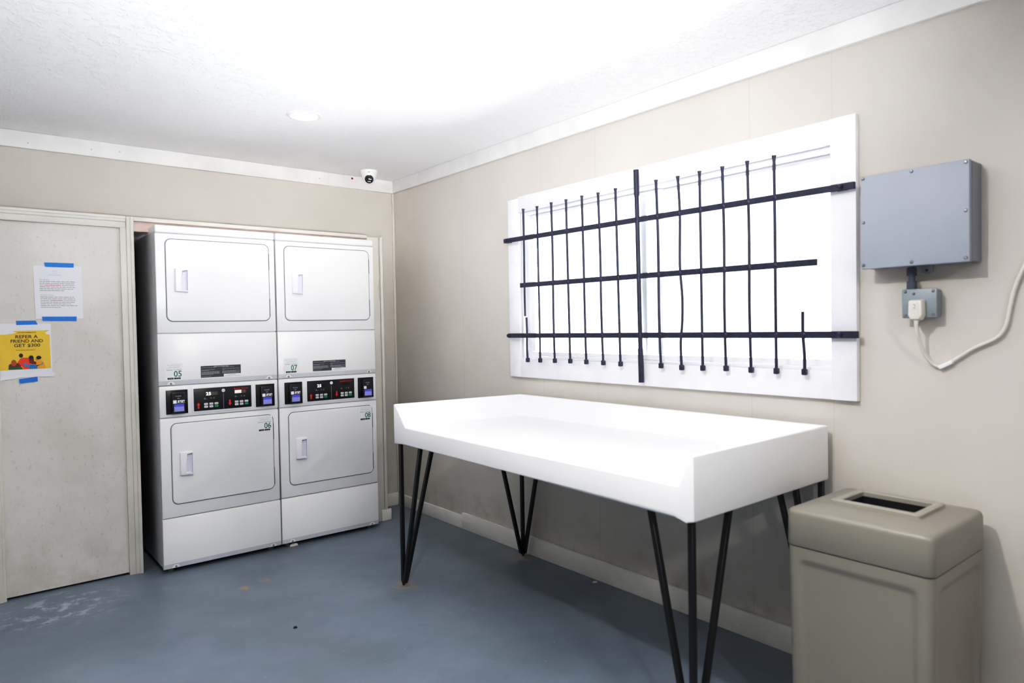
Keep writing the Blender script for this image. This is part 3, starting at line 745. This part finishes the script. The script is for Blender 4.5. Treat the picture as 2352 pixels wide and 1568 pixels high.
# ------------------------------------------------------------------ taped papers on the door
DY = FY+.012
def tape(name_parent, pts, off, seed):
    b = MB(); b.prism(pts, -off-.0006, -off, M['tape']); return b.build('tape_strip', name_parent)
N_ = empty('taped_notice', (-2.265, DY, 1.625), 'white printed notice held to the panel door by blue tape', 'notice')
ol = lambda x, z: (x+2.265, z-1.625)
ol2 = lambda P: [ol(*p) for p in P]
b = MB(); b.prism(ol2([(-2.377, 1.768), (-2.157, 1.77), (-2.155, 1.483), (-2.373, 1.482)]), -.0018, -.0008, M['paper'])
o = .0021
def gl(x0, x1, z, m, seed, h=.0032): greek(b, x0+2.265, x1+2.265, z-1.625, h, o, m, seed)
b.text('Dear residents,', *ol(-2.351, 1.691), .0062, o, M['tgrey'], .044, 0, 'LEFT')
for k, (x1, mm) in enumerate(((-2.185, 0), (-2.193, 0), (-2.193, 1), (-2.186, 0), (-2.198, 0), (-2.237, 0))):
    z = 1.682-.0097*k
    if mm: gl(-2.351, -2.332, z, M['tgrey'], 1); gl(-2.33, -2.255, z, M['pink_txt'], 60, .004); gl(-2.25, x1, z, M['tgrey'], 61)
    else: gl(-2.351, x1, z, M['tgrey'], 90+k)
b.text('Estimados residentes,', *ol(-2.349, 1.608), .0062, o, M['tgrey'], .063, 0, 'LEFT')
for k, (x1, mm) in enumerate(((-2.195, 0), (-2.19, 0), (-2.187, 1), (-2.19, 0), (-2.21, 0), (-2.181, 0), (-2.256, 0))):
    z = 1.598-.0092*k
    if mm: gl(-2.349, -2.31, z, M['tgrey'], 1); gl(-2.305, -2.247, z, M['pink_txt'], 62, .004); gl(-2.243, x1, z, M['tgrey'], 63)
    else: gl(-2.349, x1, z, M['tgrey'], 120+k)
gl(-2.311, -2.252, 1.717, M['lilac'], 5, .0045); gl(-2.294, -2.268, 1.728, M['lilac'], 6, .0035); gl(-2.294, -2.268, 1.738, M['lilac'], 7, .0035)
b.build('notice_sheet', N_)
tape(N_, ol2([(-2.327, 1.786), (-2.192, 1.787), (-2.193, 1.763), (-2.324, 1.762)]), .0022, 1)
tape(N_, ol2([(-2.345, 1.494), (-2.186, 1.494), (-2.187, 1.47), (-2.343, 1.471)]), .0022, 2)

PS = empty('poster_sign', (-2.41, DY, 1.31), 'yellow REFER A FRIEND poster in a plastic sleeve held by blue tape', 'poster')
ol = lambda x, z: (x+2.41, z-1.31)
ol2 = lambda P: [ol(*p) for p in P]
b = MB(); b.prism(ol2([(-2.534, 1.457), (-2.307, 1.456), (-2.305, 1.172), (-2.534, 1.164)]), -.0018, -.0008, M['paper'])
o = .0021
b.flat(ol2([(-2.534, 1.401), (-2.5, 1.4), (-2.488, 1.404), (-2.466, 1.406), (-2.46, 1.41), (-2.479, 1.419), (-2.313, 1.421), (-2.333, 1.408), (-2.328, 1.399), (-2.313, 1.397), (-2.312, 1.2155), (-2.534, 1.212)]), o, M['yellow'])
o = .0024
b.text('AMPLE HILLS APARTMENTS' if False else 'APARTMENTS', *ol(-2.415, 1.4075), .0045, o, M['olive'], .082, .02)
for s_, x0, x1, z in (('REFER A', -2.464, -2.366, 1.3795), ('FRIEND AND', -2.485, -2.344, 1.3565), ('GET $300', -2.471, -2.357, 1.3335)):
    b.text(s_, (x0+x1)/2+2.41, z-1.31, .0165, o, M['olive'], x1-x0, .016)
b.text('*CONDITIONS APPLY*', *ol(-2.421, 1.314), .0042, o, M['olive'], .086, .02)
# four friends seen from behind, plain flat shapes
fig = lambda P, m, k: b.flat(ol2(P), .0024+.0002*k, M[m])
def el(x, z, r, rv, m, k): b.disc(x+2.41, z-1.31, r, .0024+.0002*k, M[m], 20, rv)
fig([(-2.498, 1.2155), (-2.496, 1.238), (-2.488, 1.243), (-2.462, 1.24), (-2.446, 1.232), (-2.434, 1.2155)], 'p_green', 1)
fig([(-2.497, 1.232), (-2.494, 1.243), (-2.47, 1.252), (-2.452, 1.247), (-2.44, 1.232), (-2.47, 1.228)], 'p_wine', 2)
el(-2.474, 1.25, .0115, .017, 'p_rust', 3)
fig([(-2.458, 1.252), (-2.447, 1.27), (-2.436, 1.276), (-2.402, 1.275), (-2.394, 1.268), (-2.396, 1.236), (-2.408, 1.2155), (-2.43, 1.217)], 'p_red', 4)
el(-2.4425, 1.288, .009, .011, 'p_hair', 5)
fig([(-2.372, 1.2155), (-2.376, 1.244), (-2.37, 1.258), (-2.356, 1.262), (-2.342, 1.247), (-2.333, 1.2155)], 'p_gold', 5)
el(-2.373, 1.266, .007, .009, 'p_skin', 5); el(-2.365, 1.274, .0115, .01, 'p_hair', 6)
fig([(-2.408, 1.2155), (-2.408, 1.23), (-2.424, 1.226), (-2.432, 1.247), (-2.426, 1.25), (-2.418, 1.237), (-2.4, 1.242), (-2.376, 1.24), (-2.372, 1.2155)], 'p_blue', 6)
for k in range(4): fig([(-2.404+.008*k, 1.2155), (-2.402+.008*k, 1.2155), (-2.4+.007*k, 1.24), (-2.402+.007*k, 1.24)], 'p_navy', 7)
fig([(-2.376, 1.232), (-2.352, 1.234), (-2.344, 1.247), (-2.348, 1.249), (-2.356, 1.238), (-2.376, 1.226)], 'p_blue', 7)
fig([(-2.408, 1.262), (-2.406, 1.246), (-2.39, 1.236), (-2.378, 1.238), (-2.376, 1.252), (-2.386, 1.256), (-2.388, 1.276), (-2.4, 1.284), (-2.408, 1.276)], 'p_wine', 8)
el(-2.3985, 1.276, .0105, .011, 'p_hair', 9)
fig([(-2.406, 1.244), (-2.38, 1.238), (-2.374, 1.242), (-2.376, 1.234), (-2.404, 1.24)], 'p_skin', 10)
b.build('poster_sheet', PS)
b = MB(); b.prism(ol2([(-2.534, 1.16), (-2.475, 1.165), (-2.45, 1.172), (-2.4, 1.172), (-2.297, 1.168), (-2.297, 1.186), (-2.4, 1.188), (-2.41, 1.19), (-2.44, 1.18), (-2.534, 1.178)]), -.0036, -.0008, M['sleeve'], .0006, 1)
b.box((ol(-2.305, 0)[0], -.0026, ol(0, 1.17)[1]), (ol(-2.297, 0)[0], -.0016, ol(0, 1.19)[1]), M['sleeve']); b.build('plastic_sleeve', PS)
tape(PS, ol2([(-2.459, 1.472), (-2.374, 1.473), (-2.365, 1.452), (-2.458, 1.4505)]), .0024, 3)
tape(PS, ol2([(-2.454, 1.163), (-2.374, 1.172), (-2.372, 1.147), (-2.45, 1.141), (-2.453, 1.147)]), .0038, 4)

# ------------------------------------------------------------------ bits on the floor
def chip(name, x, y, r, h, m, label, cat, seed):
    rr = random.Random(seed); n = 9
    ring = [Vector((r*rr.uniform(.55, 1.1)*math.cos(2*math.pi*i/n), r*rr.uniform(.4, .8)*math.sin(2*math.pi*i/n), 0)) for i in range(n)]
    b = MB(); b.loft([ring, [p*.85+Vector((0, 0, h)) for p in ring], [p*.4+Vector((0, 0, h*rr.uniform(1.1, 1.5))) for p in ring]], m)
    return tag(b.build(name, None, (x, y, 0)), label, cat)
chip('lint_scrap', -1.507, -1.656, .013, .006, M['lint'], 'small dark scrap lying on the open floor', 'debris', 1)
chip('paint_flake', -.05, -2.19, .018, .004, M['paint'], 'small white paint flake on the floor under the table', 'debris', 2)
chip('dried_leaf', -1.04, -.45, .03, .012, M['paint'], 'crumpled pale litter under the seam of the two dryers', 'debris', 3)

# ------------------------------------------------------------------ lights
def area(name, loc, rot, sx, sy, e, col=(1, 1, 1), shape='RECTANGLE'):
    l = bpy.data.lights.new(name, 'AREA'); l.shape = shape; l.size = sx; l.size_y = sy; l.energy = e; l.color = col
    o = bpy.data.objects.new(name, l); COL.objects.link(o); o.location = loc; o.rotation_euler = rot; return o
R90 = math.pi/2
area('window_daylight', (.74, -2.52, 3.28), (0, R90*.31, 0), .55, 2.6, 6600, (.97, .985, 1))
area('window_ground_bounce', (1.9, -2.45, .2), (0, R90*1.4, 0), 2.6, 4.0, 300, (.99, .99, 1))
for x, y, e in ((-1.217, -1.208, 3), (-3.4, -1.7, 5), (-2.1, -3.6, 26), (-2.0, -6.2, 36)):  # first lamp is the visible downlight; the rest are added unseen fill
    area('downlight_and_fill_lamp', (x, y, CEIL-.012), (0, 0, 0), .13, .13, e, (1, .97, .93), 'DISK')
fl = bpy.data.lights.new('bounce_flash_and_uplight', 'SPOT'); fl.energy = 540; fl.spot_size = math.radians(84); fl.spot_blend = 1; fl.shadow_soft_size = .05
fo = bpy.data.objects.new('bounce_flash_and_uplight', fl); COL.objects.link(fo); fo.location = (-2.75, -4.85, 1.3)
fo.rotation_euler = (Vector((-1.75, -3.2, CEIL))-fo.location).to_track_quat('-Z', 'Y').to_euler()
f2 = bpy.data.lights.new('bounce_flash_and_uplight', 'SPOT'); f2.energy = 140; f2.spot_size = math.radians(46); f2.spot_blend = 1; f2.shadow_soft_size = .05  # second spot, an uplight added to brighten the ceiling near the window
g2 = bpy.data.objects.new('bounce_flash_and_uplight', f2); COL.objects.link(g2); g2.location = (-1.95, -4.95, 1.2)
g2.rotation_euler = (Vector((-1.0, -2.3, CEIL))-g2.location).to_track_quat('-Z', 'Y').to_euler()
w = bpy.data.worlds.new('sky'); S.world = w; w.use_nodes = True
bg = w.node_tree.nodes['Background']; bg.inputs['Color'].default_value = (.96, .98, 1, 1); bg.inputs['Strength'].default_value = 3.0

# ------------------------------------------------------------------ camera
cam = bpy.data.cameras.new('camera'); co = bpy.data.objects.new('camera', cam); COL.objects.link(co); S.camera = co
ya, pi_, ro = .6827, -.0223, -.0172
f = Vector((math.sin(ya)*math.cos(pi_), math.cos(ya)*math.cos(pi_), math.sin(pi_)))
r = Vector((math.cos(ya), -math.sin(ya), 0)); u = r.cross(f)
r2 = math.cos(ro)*r+math.sin(ro)*u; u2 = -math.sin(ro)*r+math.cos(ro)*u
co.matrix_world = Matrix(((r2.x, u2.x, -f.x, -2.7047), (r2.y, u2.y, -f.y, -4.7776), (r2.z, u2.z, -f.z, 1.3986), (0, 0, 0, 1)))
cam.sensor_width = 36; cam.lens = 36*1568.19/2352; cam.clip_start = .05
cam.dof.use_dof = True; cam.dof.focus_distance = 4.6; cam.dof.aperture_fstop = 2.4

S.view_settings.view_transform = 'Standard'; S.view_settings.look = 'None'; S.view_settings.exposure = .08; S.view_settings.gamma = 1
S.view_settings.use_curve_mapping = True                 # print contrast of the photograph
cmap = S.view_settings.curve_mapping; cv = cmap.curves[3]
for px_, py_ in ((.07, .05), (.2, .2), (.38, .47), (.55, .675), (.8, .915)): cv.points.new(px_, py_)
cmap.update()
try:
    S.cycles.use_denoising = True; S.cycles.max_bounces = 8; S.cycles.diffuse_bounces = 5; S.cycles.sample_clamp_indirect = 0; S.cycles.caustics_reflective = False; S.cycles.caustics_refractive = False
except Exception: pass
